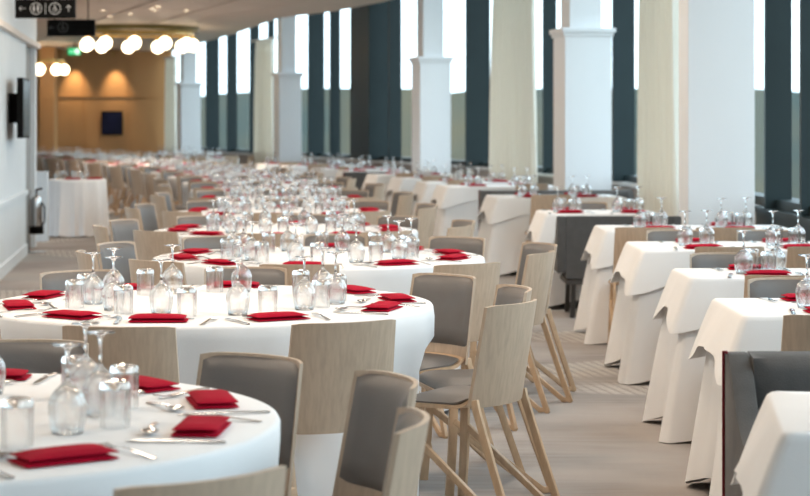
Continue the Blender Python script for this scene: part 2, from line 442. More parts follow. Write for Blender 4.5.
# far brown wall
FY = 53.0
bw = MB().box(-13, -6.5, FY, FY+0.2, 0, CEIL+0.6).obj('wall_far', 'brown_wall'); tag(bw, kind='structure', label='warm brown timber wall at the far end of the room')
for i in range(5):
    x0 = -12.6+i*1.24
    MB().box(x0, x0+1.2, FY-0.025, FY, 0.15, 2.25).obj('panel', 'brown_wall', bw); MB().box(x0, x0+1.2, FY-0.025, FY, 2.30, CEIL).obj('panel', 'brown_wall', bw)
tag(MB().box(-13, -6.6, FY-0.06, FY-0.025, 2.25, 2.30).obj('trim_3', 'brown_wall'), kind='structure', label='horizontal timber rail across the brown wall')
tag(MB().box(ray(40, 50), ray(54, 50), 50, 50.5, 0, CEIL).obj('pillar', 'brown_wall'), kind='structure', label='brown timber pillar in front of the brown wall')
# wall washers on the brown wall (up-lights behind the tables)
for px in (75, 116):
    x = ray(px, FY)
    t = empty('spotlight', (x, FY-0.55, CEIL-0.025)); tag(t, 'small brass ceiling spotlight washing the brown wall '+('beside the pillar' if px < 100 else 'above the dark screen'), 'spotlight', 'spotlights before the brown wall')
    MB().tube([(0, 0, 0), (0, 0, -0.06)], 0.012, 8).obj('mount', 'gold', t); MB().tube([(0, -0.03, -0.06), (0, 0.05, -0.14)], 0.035, 12).obj('head', 'gold', t, smooth=40)
    ld = bpy.data.lights.new('spotlight_beam', 'SPOT'); ld.energy = 120; ld.color = (1, 0.78, 0.5); ld.spot_size = math.radians(58); ld.spot_blend = 1.0; ld.shadow_soft_size = 0.05
    lo = bpy.data.objects.new('spotlight_beam', ld); COL.objects.link(lo); lo.location = (x, FY-0.48, CEIL-0.19); lo.rotation_euler = (math.radians(24), 0, 0)
tag(MB().box(-13.2, -13, 23, 53.2, 0, CEIL).obj('wall_left_blocker', 'wall_white'), kind='structure', label='plain added side wall beyond the doorway, blocking sky light')  # unseen wall, added to keep sky light out on this side

# left wall
LW = [(-2.6, 8.0), (-3.85, 18.2), (-4.28, 21.6)]
def wall_seg(name, pts, th, z0, z1, m_, label, off=0.0):
    a = []
    for i, (x, y) in enumerate(pts):
        A = Vector(pts[max(i-1, 0)]); B = Vector(pts[min(i+1, len(pts)-1)]); d = (B-A).normalized(); a.append((x-d.y*(-off), y+d.x*(-off), -d.y, d.x))
    q = [(x, y) for x, y, _, _ in a]+[(x+nx*th, y+ny*th) for x, y, nx, ny in a[::-1]]
    return tag(MB().prism(q, z0, z1).obj(name, m_), kind='structure', label=label)
wall_seg('wall_left', LW, 0.3, 0, 2.42, 'wall_white', 'pale wall with dado rail beside the doorway')
wall_seg('wall_left_upper', LW+[(-4.45, 23.1)], 0.3, 2.42, CEIL, 'wall_white', 'pale upper wall above the ledge')
wall_seg('trim_4', LW+[(-4.45, 23.1)], 0.1, 2.38, 2.44, 'plaster', 'ledge moulding along the pale wall', 0.05)
wall_seg('trim_5', LW, 0.05, 0.68, 0.73, 'wall_white', 'dado rail along the pale wall', 0.03)
wall_seg('baseboard_left', LW, 0.05, 0, 0.12, 'wall_white', 'skirting board of the pale wall', 0.02)
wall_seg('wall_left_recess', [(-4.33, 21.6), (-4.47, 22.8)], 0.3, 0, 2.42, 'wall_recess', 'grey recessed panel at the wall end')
wall_seg('wall_left_jamb', [(-4.41, 22.8), (-4.45, 23.1)], 0.3, 0, 2.42, 'wall_white', 'white jamb at the end of the pale wall')
tag(MB().box(ray(39, 24.0)-0.25, ray(47.5, 24.0), 24.0, 24.08, 0, 0.88).obj('partition', 'wall_white', bevel=0.004), kind='structure', label='low white partition screening the small table')

tag(MB().box(-13, 3.2, -6.2, -6.0, 0, HEAD).obj('wall_rear_blocker', 'brown_wall'), kind='structure', label='plain added wall behind the first tables, shutting out light')  # unseen, added to cut light from behind the camera; brown keeps bounce low
tag(MB().prism([(-2.6, 8.0), (-4.0, 7.6), (-4.0, -6.0), (-4.3, -6.0), (-4.3, 8.2), (-2.6, 8.3)], 0, CEIL).obj('wall_left_near', 'wall_white'), kind='structure', label='plain pale side wall beside the first round table')

# ------------------------------------------------------------------ outdoors
tag(MB().box(-300, 700, -100, 900, -7.2, -7.0).obj('ground_outside', 'field'), kind='structure', label='hazy field outside the windows')
rng = random.Random(3)
for k in range(4):
    mb = MB(); n = 160; y0 = 130+45*k
    v = []; hs = 5.0
    for i in range(n+1):
        hs += rng.uniform(-2.2, 2.2); hs = max(1.0, min(10.0, hs)); v.append(hs)
    front = []; back = []
    for i in range(n+1):
        x = -140+i*2.6
        for j, z in enumerate((-7.0, -3+0.3*v[i], 1.45+y0*(0.0035+0.0016*v[i]*(1-0.12*k)))):
            front.append((x, y0-3+j*1.2+rng.uniform(-.6, .6), z)); back.append((x, y0+3-j*1.0, z))
    mb.shell(front, back, n, 2); o = mb.obj('tree_belt', 'tree', smooth=60)
    tag(o, ['hazy belt of trees beyond the field outside', 'second hazy tree belt behind the first', 'third hazy tree belt further out', 'last hazy tree belt on the horizon'][k], 'tree belt', None, 'stuff')

# ================================================================== THINGS
# ---- chair (front = +y, origin on the floor under the middle of the top of the back)
def chair_proto():
    t = empty('oak_chair')
    hw = lambda z: 0.20-0.012*(z-0.40)/0.42
    cy = lambda z: 0.072*(0.80-z)/0.40
    def pt(u, z, off):
        a = u*0.95; return Vector((hw(z)*math.sin(a)/math.sin(0.95), cy(z)+0.062*(1-math.cos(a))/(1-math.cos(0.95))+off, z))
    nu, nv = 12, 8
    def grid(off, u0, u1, z0, z1, corner, bulge=0.0):
        g = []
        for i in range(nu+1):
            u = -1+2*i/nu
            for j in range(nv+1):
                s = j/nv; zt = z1-corner*abs(u)**8; zb = z0+corner*abs(u)**8
                e = (1-abs(u)**10)*(1-abs(2*s-1)**10)
                g.append(pt(u0+(u1-u0)*(u+1)/2, zb+(zt-zb)*s, off+bulge*e))
        return g
    MB().shell(grid(0.013, -1, 1, 0.425, 0.80, 0.006), grid(0.0, -1, 1, 0.425, 0.80, 0.006), nu, nv).obj('back_shell', 'oak', t, smooth=40)
    MB().shell(grid(0.0145, -0.93, 0.93, 0.50, 0.792, 0.014, 0.024), grid(0.0138, -0.93, 0.93, 0.50, 0.792, 0.014), nu, nv).obj('back_pad', 'grey_pad', t, smooth=60)
    # seat pan rising into the back, cushion on it
    def seat(y0, y1, w0, w1, zo, th, dome, up):
        f, b = [], []
        for i in range(9):
            s = i/8; y = y0+(y1-y0)*s; ww = w0+(w1-w0)*s; ww *= 1-0.10*max(0, (s-0.85)/0.15)**2
            for j in range(9):
                u = -1+j/4; yr = y0+0.058*(1-math.cos(0.95*u))/(1-math.cos(0.95)); y = yr+(y1-yr)*s; zz = zo+up*max(0, (0.25-s)/0.25)**2-0.012*max(0, (s-0.8)/0.2)**2
                e = (1-abs(u)**6)*(1-abs(2*s-1)**6)
                f.append((u*ww/2, y, zz+th+dome*e)); b.append((u*ww/2, y, zz))
        return MB().shell(f, b, 8, 8)
    seat(0.078, 0.435, 0.37, 0.41, 0.415, 0.014, 0, 0.03).obj('seat_pan', 'oak_edge', t, smooth=40)
    seat(0.10, 0.43, 0.35, 0.395, 0.4305, 0.006, 0.024, 0.02).obj('seat_cushion', 'grey_pad', t, smooth=60)
    for s in (-1, 1):
        x = s*0.188
        MB().sweep([(x, 0.116, 0.455), (x*1.005, 0.108, 0.42), (x*1.03, 0.040, 0.22), (x*1.06, -0.030, 0.028), (x*1.06, -0.036, 0.012), (x*1.06, -0.028, 0.001)], 0.018, 0.028).obj('leg', 'oak_edge', t, smooth=40, bevel=0.003)
        MB().sweep([(s*0.18, 0.36, 0.42), (s*0.19, 0.37, 0.2), (s*0.197, 0.385, 0.0)], 0.020, 0.034).obj('leg', 'oak_edge', t, smooth=40, bevel=0.003)
        MB().sweep([(x*1.06, -0.020, 0.016), (x*1.06, 0.0, 0.014), (x*1.055, 0.025, 0.032), (x*1.03, 0.20, 0.17), (s*0.187, 0.365, 0.30)], 0.020, 0.024).obj('brace', 'oak_edge', t, smooth=40, bevel=0.003)
    return t
CHAIR = chair_proto()

# ---- glassware, upturned
def wine_proto():
    t = empty('wine_glass')
    outer = [(0.0355, 0), (0.040, 0.02), (0.0435, 0.045), (0.0445, 0.062), (0.042, 0.078), (0.033, 0.094), (0.020, 0.107), (0.009, 0.116), (0.005, 0.126)]
    inner = [(0.0, 0.108), (0.010, 0.1065), (0.019, 0.1035), (0.0315, 0.0915), (0.0405, 0.077), (0.0430, 0.062), (0.0420, 0.045), (0.0385, 0.02), (0.0342, 0.0)]
    stem = [(0.0036, 0.15), (0.0036, 0.175), (0.006, 0.190), (0.014, 0.1975), (0.0345, 0.2005), (0.0355, 0.2020), (0.0345, 0.2035), (0.0, 0.2040)]
    MB().lathe(inner+outer, 24).obj('bowl', 'drinking_glass', t, smooth=180)
    # the stem is closed at its root
    MB().lathe([(0.0, 0.1265)]+[(0.005, 0.1265)]+stem, 24).obj('stem', 'solid_glass', t, smooth=180)
    return t
def tumbler_proto():
    t = empty('tumbler')
    MB().lathe([(0.0334, 0.0865), (0.0336, 0.06), (0.0325, 0.0), (0.0350, 0.0), (0.0362, 0.06), (0.0365, 0.0865)], 24, close=True).obj('wall', 'drinking_glass', t, smooth=50)
    MB().lathe([(0.0, 0.088), (0.030, 0.088), (0.0365, 0.087), (0.0365, 0.092), (0.034, 0.102), (0.028, 0.106), (0.020, 0.1045), (0.0, 0.1035)], 24).obj('base', 'solid_glass', t, smooth=50)
    return t
WINE, TUMB = wine_proto(), tumbler_proto()

# ---- napkin: a red cloth folded in layers
def napkin_proto(seed):
    r = random.Random(seed); mb = MB(); nu, nv = 10, 6
    for lay in range(2):
        z0 = 0.0005+lay*0.0125; th = 0.0125; dx = r.uniform(-.003, .003); dy = r.uniform(-.002, .002)
        L, D = 0.205-0.006*lay, 0.108-0.006*lay
        f, b = [], []
        for i in range(nu+1):
            u = -1+2*i/nu
            for j in range(nv+1):
                v = -1+2*j/nv; e = (1-abs(u)**8)*(1-abs(v)**8); sag = 0.006*(lay+1)/3*math.sin(2.2*u+seed)*math.cos(1.4*v)*lay/2
                p = (u*L/2+dx, v*D/2+dy)
                f.append((p[0], p[1], z0+th*(0.45+0.55*e)+max(sag, -0.002))); b.append((p[0], p[1], z0+th*0.2*(1-e)+max(sag, -0.002)*0.9))
        mb.shell(f, b, nu, nv)
    return mb.obj('napkin', 'napkin', smooth=50)
NAPS = [napkin_proto(s) for s in (1, 2, 4)]

# ---- cutlery along +y
def blade(mb, secs, th=0.0022):      # secs: (y, half width, z)
    f, b = [], []
    for y, hw_, z in secs:
        for u in (-1, 0, 1):
            f.append((u*hw_, y, z+th-(0.0006 if u else 0))); b.append((u*hw_, y, z))
    return mb.shell(f, b, len(secs)-1, 2)
def fork_proto():
    mb = MB(); blade(mb, [(-0.10, 0.004, 0.001), (-0.095, 0.009, 0.001), (-0.05, 0.007, 0.004), (0.02, 0.0045, 0.010), (0.045, 0.009, 0.006), (0.055, 0.012, 0.004)])
    for k in range(4):
        x = -0.0102+k*0.0068
        mb.sweep([(x, 0.053, 0.005), (x, 0.08, 0.004), (x, 0.105, 0.009)], 0.0035, 0.002)
    return mb.obj('fork', 'steel', smooth=50)
def knife_proto():
    mb = MB(); blade(mb, [(-0.11, 0.006, 0.001), (-0.105, 0.009, 0.001), (-0.02, 0.007, 0.003), (0.0, 0.006, 0.003), (0.01, 0.009, 0.002), (0.08, 0.0095, 0.001), (0.105, 0.006, 0.001), (0.115, 0.001, 0.001)], 0.004)
    return mb.obj('knife', 'steel', smooth=50)
def spoon_proto():
    mb = MB(); blade(mb, [(-0.10, 0.004, 0.001), (-0.095, 0.009, 0.001), (-0.05, 0.007, 0.004), (0.02, 0.004, 0.010), (0.035, 0.0045, 0.008)])
    f, b = [], []
    for i in range(7):
        s = -1+2*i/6; y = 0.066+s*0.033; wv = 0.0215*math.sqrt(max(0.03, 1-s*s))
        for j in range(7):
            u = -1+j/3; z = 0.0015+0.008*(s*s*0.6+u*u*0.8*(1-s*s)+0.15)
            f.append((u*wv, y, z+0.0018)); b.append((u*wv, y, z))
    mb.shell(f, b, 6, 6)
    return mb.obj('spoon', 'steel', smooth=60)
FORK, KNIFE, SPOON = fork_proto(), knife_proto(), spoon_proto()

# ---- cloths
def round_cloth(seed, R=0.885, H=0.75, n=180, seats=(), amp=0.042):
    # seats: (angle, radius of the front edge of a chair pushed against the cloth)
    r = random.Random(seed); ph = [r.uniform(0, 6.28) for _ in range(6)]; mb = MB()
    rings = [(0.0, 0), (0.3, 0), (0.6, 0), (0.86, 0)]
    V = [(0, 0, H)]; F = []
    prof = [('t', 0.35*R, H), ('t', 0.75*R, H), ('t', R-0.012, H), ('t', R-0.003, H-0.003), ('t', R+0.002, H-0.012)]
    zs = [0.70, 0.62, 0.5, 0.38, 0.26, 0.14, 0.05, 0.004]
    def fold(a):
        return (0.5*math.sin(9*a+ph[0]+0.8*math.sin(2*a+ph[4]))+0.35*math.sin(14*a+ph[1]+0.7*math.sin(3*a+ph[5]))+0.2*math.sin(23*a+ph[2]))
    for _, rr, z in prof:
        V += [(rr*math.cos(2*PI*k/n), rr*math.sin(2*PI*k/n), z) for k in range(n)]
    for z in zs:
        t = (H-z)/H
        for k in range(n):
            a = 2*PI*k/n; rr = R+0.002+0.018*t+amp*t**0.8*fold(a)
            lim = 9.0
            for sa_, sr_ in seats:
                da = (a-sa_+PI) % (2*PI)-PI
                if abs(da) < 0.5:
                    lat = abs(math.sin(da))*rr; e = min(1, max(0, (0.265-lat)/0.035)); e = e*e*(3-2*e)
                    lim = min(lim, (sr_-0.02)*e+(1-e)*rr)
            g = min(1, max(0, (0.65-z)/0.17)); g = g*g*(3-2*g)
            rr = rr+(min(rr, lim)-rr)*g
            V.append((rr*math.cos(a), rr*math.sin(a), z+(0.012*(1+fold(a)) if z < 0.01 else 0)))
    F += [(0, 1+k, 1+(k+1) % n) for k in range(n)]
    m = len(prof)+len(zs)
    for i in range(m-1):
        for k in range(n):
            F.append((1+i*n+k, 1+i*n+(k+1) % n, 1+(i+1)*n+(k+1) % n, 1+(i+1)*n+k))
    mb.add(V, F); return mb.obj('tablecloth', 'cloth', smooth=180)
SF = 0.44    # from the back of a chair to the front of its seat
RC = [round_cloth(s, seats=[(math.radians(36*k), 1.29-SF) for k in range(10)]) for s in (1, 5, 9)]

def rect_cloth(seed, L, D, H=0.75, drop=0.66, flare=0.05, cex=0.085, cfl=0.13, name='tablecloth', fa=1.0):
    r = random.Random(seed); ph = [r.uniform(0, 6.28) for _ in range(8)]
    # perimeter with small corner radius
    cr = 0.03; per = []
    def lin(a, b, k): return [(a[0]+(b[0]-a[0])*i/k, a[1]+(b[1]-a[1])*i/k) for i in range(k)]
    hx, hy = L/2, D/2
    cor = [(hx-cr, hy-cr, 0), (-hx+cr, hy-cr, PI/2), (-hx+cr, -hy+cr, PI), (hx-cr, -hy+cr, 1.5*PI)]
    for ci, (cx, cyy, a0) in enumerate(cor):
        for i in range(9):
            a = a0+PI/2*i/8; per.append((cx+cr*math.cos(a), cyy+cr*math.sin(a), math.cos(a), math.sin(a)))
        nx = cor[(ci+1) % 4]; a = a0+PI/2
        p, q = (cx+cr*math.cos(a), cyy+cr*math.sin(a)), (nx[0]+cr*math.cos(a), nx[1]+cr*math.sin(a))
        k = 26 if abs(p[0]-q[0]) > abs(p[1]-q[1]) else 18
        for i in range(1, k): per.append((p[0]+(q[0]-p[0])*i/k, p[1]+(q[1]-p[1])*i/k, math.cos(a), math.sin(a)))
    n = len(per); V = []; F = []
    ts = [0.012, 0.08, 0.2, 0.35, 0.5, 0.65, 0.8, 0.92, 1.0]
    info = []
    for i, (x, y, nx, ny) in enumerate(per):
        dc = math.hypot(hx-abs(x), hy-abs(y)); cw = math.exp(-(dc/0.17)**2)
        s = (abs(x)*1.0+abs(y))*7+ (x*3.1-y*2.3)
        fo = 0.6*math.sin(s*1.7+ph[0])+0.4*math.sin(s*3.3+ph[1])
        dx, dy = (math.copysign(0.95, x), math.copysign(0.30, y)) if dc < 0.3 else (nx, ny)
        k = min(1, dc/0.3); ex = (dx*(1-k)+nx*k, dy*(1-k)+ny*k)
        fold_c = 1.0 if cw < 0.02 or fa < 1 else 1.0+0.25*math.sin(dc*34+ph[2])
        info.append((x, y, ex, nx, ny, cw, fo, fold_c))
    for j in range(-2, len(ts)):
        for x, y, ex, nx, ny, cw, fo, fc in info:
            if j == -2: V.append((x*0.6, y*0.6, H))
            elif j == -1: V.append((x-nx*0.006, y-ny*0.006, H))
            else:
                t = ts[j]; zb = min(H-0.008, drop+cex*cw+(0.012 if fa == 1 else 0.003)*fo); z = H-0.004-t*zb
                o = (flare*abs(nx)+0.004)*t*(1-cw)+fa*(0.030 if abs(nx) > .5 else 0.006)*fo*t*(1-cw)+cfl*cw*t**0.9*fc+0.003
                V.append((x+ex[0]*o, y+ex[1]*o, max(0.004, z)))
    m = len(ts)+2
    c = len(V); V.append((0, 0, H))
    for k in range(n): F.append((c, k, (k+1) % n))
    for i in range(m-1):
        for k in range(n): F.append((i*n+k, i*n+(k+1) % n, (i+1)*n+(k+1) % n, (i+1)*n+k))
    return MB().add(V, F).obj(name, 'cloth', smooth=180)

ORD = ['first', 'second', 'third', 'fourth', 'fifth', 'sixth', 'seventh', 'eighth', 'ninth', 'tenth', 'eleventh', 'twelfth', 'thirteenth', 'fourteenth', 'fifteenth', 'sixteenth', 'seventeenth', 'eighteenth', 'nineteenth', 'twentieth']
jr = random.Random(11)
def setting(cx, cy, ux, uy, zt, desc, gkey, cutlery, k, rr=0.735, gr=0.47):
    """one place setting: (ux,uy) points from the table centre to the diner; cx,cy is the point that lies rr inside along it"""
    a = math.atan2(uy, ux); tx, ty = -uy, ux
    P = lambda r, s: (cx+ux*r+tx*s, cy+uy*r+ty*s, zt)
    rz = a+PI/2
    jz = jr.uniform(-.18, .18)
    p = P(rr+jr.uniform(-.015, .015), jr.uniform(-.02, .02))
    place(NAPS[k % 3], p, rz+jz+(PI if jr.random() < .5 else 0), 'folded red napkin, '+desc, 'napkin', 'red napkins, '+gkey)
    s1 = jr.uniform(-.02, .02)
    place(WINE, P(gr+jr.uniform(-.03, .03), -0.085+s1), jr.uniform(0, 6), 'upturned stemmed wine glass, '+desc, 'wine glass', 'wine glasses, '+gkey)
    place(TUMB, P(gr+0.03+jr.uniform(-.03, .03), 0.03+s1), jr.uniform(0, 6), 'upturned clear tumbler, '+desc, 'tumbler', 'tumblers, '+gkey)
    if cutlery:
        place(FORK, P(rr+0.0, 0.165), rz+jr.uniform(-.2, .2), 'steel fork, '+desc, 'fork', 'forks, '+gkey)
        place(KNIFE, P(rr+0.0, -0.165), rz+jr.uniform(-.25, .25), 'steel knife, '+desc, 'knife', 'knives, '+gkey)
        place(SPOON, P(rr-0.115, -0.01), rz+PI/2+jr.uniform(-.3, .3), 'steel spoon, '+desc, 'spoon', 'spoons, '+gkey)

DESC = ['brown-wall side, aisle end', 'brown-wall side, middle', 'brown-wall side, inner end', 'inner side, brown-wall end', 'inner side, opposite end',
        'opposite side, inner end', 'opposite side, middle', 'opposite side, aisle end', 'aisle side, opposite end', 'aisle side, brown-wall end']
def round_set(x, y, idx, phase, row, chairs=None, cutlery=False, rch=1.29, skip=()):
    gk = '%s %s table' % (ORD[idx], row); tp = gk+' towards brown wall'
    spots = []
    for k in range(10):
        ov = (chairs or {}).get(k)
        if ov: px_, y_, tw = ov; cx_, cy_ = ray(px_, y_), y_; a = math.atan2(cy_-y, cx_-x); r = math.hypot(cx_-x, cy_-y)
        else: a = math.radians(phase+36*k); r = rch+(0.025 if k == 9 else 0); tw = jr.uniform(-3, 3)+{9: 6, 0: 4, 8: -2}.get(k, 0)
        spots.append((a, r, tw))
    if chairs:
        c = round_cloth(30+idx, seats=[(a, r-SF-0.0035*abs(tw_)) for a, r, tw_ in spots]); c.location = (x, y, 0)
    else: c = place(RC[idx % 3], (x, y, 0), math.radians(phase), '', '')
    tag(c, 'white floor-length tablecloth on the '+tp, 'tablecloth', 'round tablecloths')
    for k, (a, r, tw) in enumerate(spots):
        u = (math.cos(a), math.sin(a))
        setting(x, y, u[0], u[1], 0.7505, tp+', '+DESC[k], gk, cutlery, k)
        if k not in skip: place(CHAIR, (x+u[0]*r, y+u[1]*r, 0), a+PI/2+math.radians(tw), 'grey-padded oak chair, '+tp+', '+DESC[k], 'chair', 'chairs at the '+gk)

T = [(-1.185, 4.55), (-0.775, 7.56), (-0.46, 10.25), (-0.80, 12.85), (-1.0, 15.6), (-1.18, 18.4), (-1.48, 21.1), (-1.88, 23.8), (-2.4, 26.5),
     (-3.0, 29.2), (-3.75, 31.9), (-4.55, 34.5), (-5.4, 37.1), (-6.3, 39.7), (-7.2, 42.3), (-8.1, 44.9)]
# chairs whose place the photograph shows well: slot -> (pixel column, depth, twist)
OV = {0: {0: (267, 5.45, 4), 9: (408, 4.98, 3), 8: (430, 4.27, 12), 7: (224, 3.52, 0)},
      1: {0: (455, 8.40, 4), 9: (528, 7.74, 6), 8: (527, 7.04, -8), 7: (353, 6.33, 0), 6: (113, 6.18, 0)},
      2: {0: (463, 11.25, 6), 9: (550, 10.62, 8), 8: (552, 9.86, -4), 7: (476, 9.02, 0)}}
for i, (x, y) in enumerate(T):
    round_set(x, y, i, 52+(0 if i < 4 else 3*(i-3)), 'round', OV.get(i), cutlery=i < 4)
for i, (x, y) in enumerate([(-4.6, 42.6), (-5.35, 45.6)]):
    round_set(x, y, i, 60, 'outer', cutlery=False, skip=(9,) if i == 0 else (8, 9))

# ---- rectangular tables by the windows
def rect_set(xl, ynear, yfar, L, idx, rotd=0.0, near=(), far=(), cutlery=True, drop=0.66):
    D = yfar-ynear; row = 'window table'
    tp = '%s window table towards brown wall' % ORD[idx]; gk = '%s window table' % ORD[idx]
    rz = math.radians(rotd); ca_, sa_ = math.cos(rz), math.sin(rz)
    ox, oy = xl, ynear
    W = lambda u, v: (ox+u*ca_-v*sa_, oy+u*sa_+v*ca_)
    cx, cy = W(L/2, D/2)
    c = rect_cloth(20+idx, L, D, drop=drop); c.location = (cx, cy, 0); c.rotation_euler.z = rz
    tag(c, 'white rectangular tablecloth with hanging corners on the '+tp, 'tablecloth')
    tpz = rect_cloth(60+idx, L+0.012, D+0.012, H=0.754, drop=0.15, flare=0.075, cex=0.10, cfl=0.10, name='table_topper', fa=0.5); tpz.location = (cx, cy, 0); tpz.rotation_euler.z = rz
    tag(tpz, 'short white overlay cloth on the '+tp, 'overlay cloth', 'short overlay cloths')
    tb = empty('dining_table', (cx, cy, 0), rz); tag(tb, 'dark legged table under the cloth, %s window table towards brown wall' % ORD[idx], 'table')
    MB().box(-L/2+0.012, L/2-0.012, -D/2+0.012, D/2-0.012, 0.715, 0.744).obj('table_top', 'dark_leg', tb)
    for sx in (-1, 1):
        MB().box(sx*L*0.3-0.04, sx*L*0.3+0.04, -0.04, 0.04, 0.02, 0.715).obj('leg', 'dark_leg', tb)
        MB().box(sx*L*0.3-0.04, sx*L*0.3+0.04, -D*0.42, D*0.42, 0.0, 0.03).obj('foot', 'dark_leg', tb)
    for u in ((0.36, L-0.36) if L > 1.1 else (0.2, L-0.2)):
        for sgn in (-1, 1):
            ux, uy = (-sa_*sgn, ca_*sgn); bx, by = W(u, D/2)
            setting(bx, by, ux, uy, 0.7545, tp+(', brown-wall side' if sgn > 0 else ', opposite side')+(', aisle end' if u < L/2 else ', window end'), gk, cutlery, jr.randrange(3), rr=D/2-0.10, gr=0.07)
    for lst, sgn, nm in ((near, -1, 'opposite side'), (far, 1, 'brown-wall side')):
        for u in lst:
            px, py = W(u, (D if sgn > 0 else 0)+sgn*0.475)
            place(CHAIR, (px, py, 0), rz+(PI if sgn > 0 else 0)+math.radians(jr.uniform(-4, 4)), 'grey-padded oak chair, '+tp+', '+nm+(', aisle end' if u < L/2 else ', window end'), 'chair', 'chairs at the '+gk)

rect_set(0.865, 4.35, 5.03, 1.5, 0, -8)
rect_set(1.25, 7.03, 7.74, 1.35, 1, 0, near=(0.25, 0.95), far=(0.40, 1.1))
rect_set(1.315, 8.78, 9.36, 1.28, 2, 0, near=(0.36, 0.92), far=(0.33, 0.92))
rect_set(1.34, 10.75, 11.54, 1.25, 3, 0, near=(0.42, 0.92), far=(0.36, 0.92))
rect_set(1.34, 12.72, 13.45, 1.27, 4, 0, near=(0.20, 0.72), far=())
rect_set(1.12, 15.15, 15.86, 0.90, 5, 2, near=(), far=(0.45,))
rect_set(0.90, 18.5, 19.35, 1.25, 6, 5, near=(0.45,), far=())
rest = [(0.49, 21.9, 1.3, 9), (0.28, 23.5, 1.3, 10), (-0.03, 25.2, 1.3, 12), (-0.38, 27.0, 1.2, 13), (-0.85, 29.3, 0.95, 16), (-1.35, 31.2, 1.2, 17), (-1.95, 33.1, 1.2, 18), (-2.55, 35.0, 1.1, 18)]
for i, (xl, yn, L, ro) in enumerate(rest):
    rect_set(xl, yn, yn+0.72, L, 7+i, ro, near=() if i == 4 else (0.36,) if i else (0.9,), far=() , cutlery=False)

# ---- banquettes (front = +y)
def banquette(loc, rz, W_, label, H=0.77, tufts=3, lift=0.0, pipe=True):
    t = empty('banquette', loc, rz); tag(t, label, 'banquette', 'grey banquettes')
    # back with vertical channels
    nu, nv = 36, 10; f, b = [], []
    for i in range(nu+1):
        u = i/nu; x = -W_/2+u*W_
        g = abs(math.sin(PI*u*tufts))**0.35
        for j in range(nv+1):
            s = j/nv; z = 0.30+(H-0.30)*s
            f.append((x, 0.10+0.05*(1-s)+0.028*g*(1-abs(2*s-1)**6), z-(0.01 if j == nv else 0))); b.append((x, 0.0, z))
    MB().shell(f, b, nu, nv).obj('backrest', 'sofa', t, smooth=60)
    for s in (-1, 1):
        x0 = s*W_/2; prof = [(0.0, 0.10), (0.0, H), (0.05, H), (0.12, H-0.06), (0.20, H-0.17), (0.30, H-0.23), (0.55, H-0.26), (0.60, H-0.30), (0.60, 0.12)]
        prof = [(q[0], max(q[1], 0.12+lift)) for q in prof]
        f = [(x0-0.0*s, y, z) for y, z in prof]; bk = [(x0+0.07*s, y, z) for y, z in prof]
        n = len(prof); mb = MB().add(f+bk, [tuple(range(n)), tuple(range(2*n-1, n-1, -1))]+[(i, (i+1) % n, n+(i+1) % n, n+i) for i in range(n)])
        wg = mb.obj('wing', 'sofa', t, smooth=40, bevel=0.012)
        if pipe: MB().tube([(x0+0.072*s, y-(0.002 if i < 2 else 0), z+(0.002 if i > 1 else 0)) for i, (y, z) in enumerate(prof[:3])], 0.005, 8).obj('piping', 'piping', wg, smooth=180)
    MB().box(-W_/2+0.005, W_/2-0.005, 0.155, 0.60, 0.30, 0.45).obj('seat_cushion', 'sofa', t, smooth=40, bevel=0.025)
    MB().box(-W_/2, W_/2, 0.02, 0.57, 0.14+min(lift, 0.11), 0.295).obj('base', 'sofa', t, bevel=0.01)
    for sx in (-1, 1):
        for y in (0.05, 0.52):
            MB().sweep([(sx*(W_/2-0.06), y, 0.145+min(lift, 0.11)), (sx*(W_/2-0.05), y, 0.0)], 0.035, 0.035, up=(0, 1, 0)).obj('leg', 'dark_leg', t)
    return t
banquette((0.965+0.07+0.775, 5.78, 0), PI, 1.55, 'grey banquette with dark red piping between the first and second window tables')
banquette((1.145+0.07+0.40, 14.42, 0), 0, 0.80, 'dark grey banquette between the fifth and sixth window tables, facing the brown wall', lift=0.22, pipe=False)
banquette((0.78+0.07+0.75, 20.3, 0), PI+math.radians(5), 1.5, 'dark grey banquette behind the seventh window table, below the capital column')
banquette((-0.55, 28.38, 0), math.radians(14), 0.6, 'dark grey banquette among the window tables near the second column')

# ---- small round table by the partition
sx_, sy_ = ray(77.5, 25.2), 25.2
o = round_cloth(21, R=0.375, n=144, amp=0.055); o.location = (sx_, sy_, 0); tag(o, 'white pleated tablecloth on the small table by the low partition', 'tablecloth')
for k, (dx, dy) in enumerate(((-0.27, 0.05), (-0.15, -0.1), (-0.02, 0.16), (-0.03, -0.08), (0.10, 0.0))):
    place(TUMB if k % 2 else WINE, (sx_+dx, sy_+dy, 0.7505), k, 'upturned %s on the small table, %s' % ('clear tumbler' if k % 2 else 'wine glass', ('beside the low partition', 'next to the partition-side wine glass', 'at the brown-wall edge', 'behind the middle napkin', 'beside the edge napkin')[k]), 'tumbler' if k % 2 else 'wine glass', 'small table ' + ('tumblers' if k % 2 else 'wine glasses'))
place(NAPS[0], (sx_+0.24, sy_-0.1, 0.7505), 0.2, 'folded red napkin on the small table, beside its edge', 'napkin', 'small table napkins')
place(NAPS[1], (sx_-0.02, sy_-0.25, 0.7505), 0.0, 'folded red napkin on the small table, in front of the glasses', 'napkin', 'small table napkins')

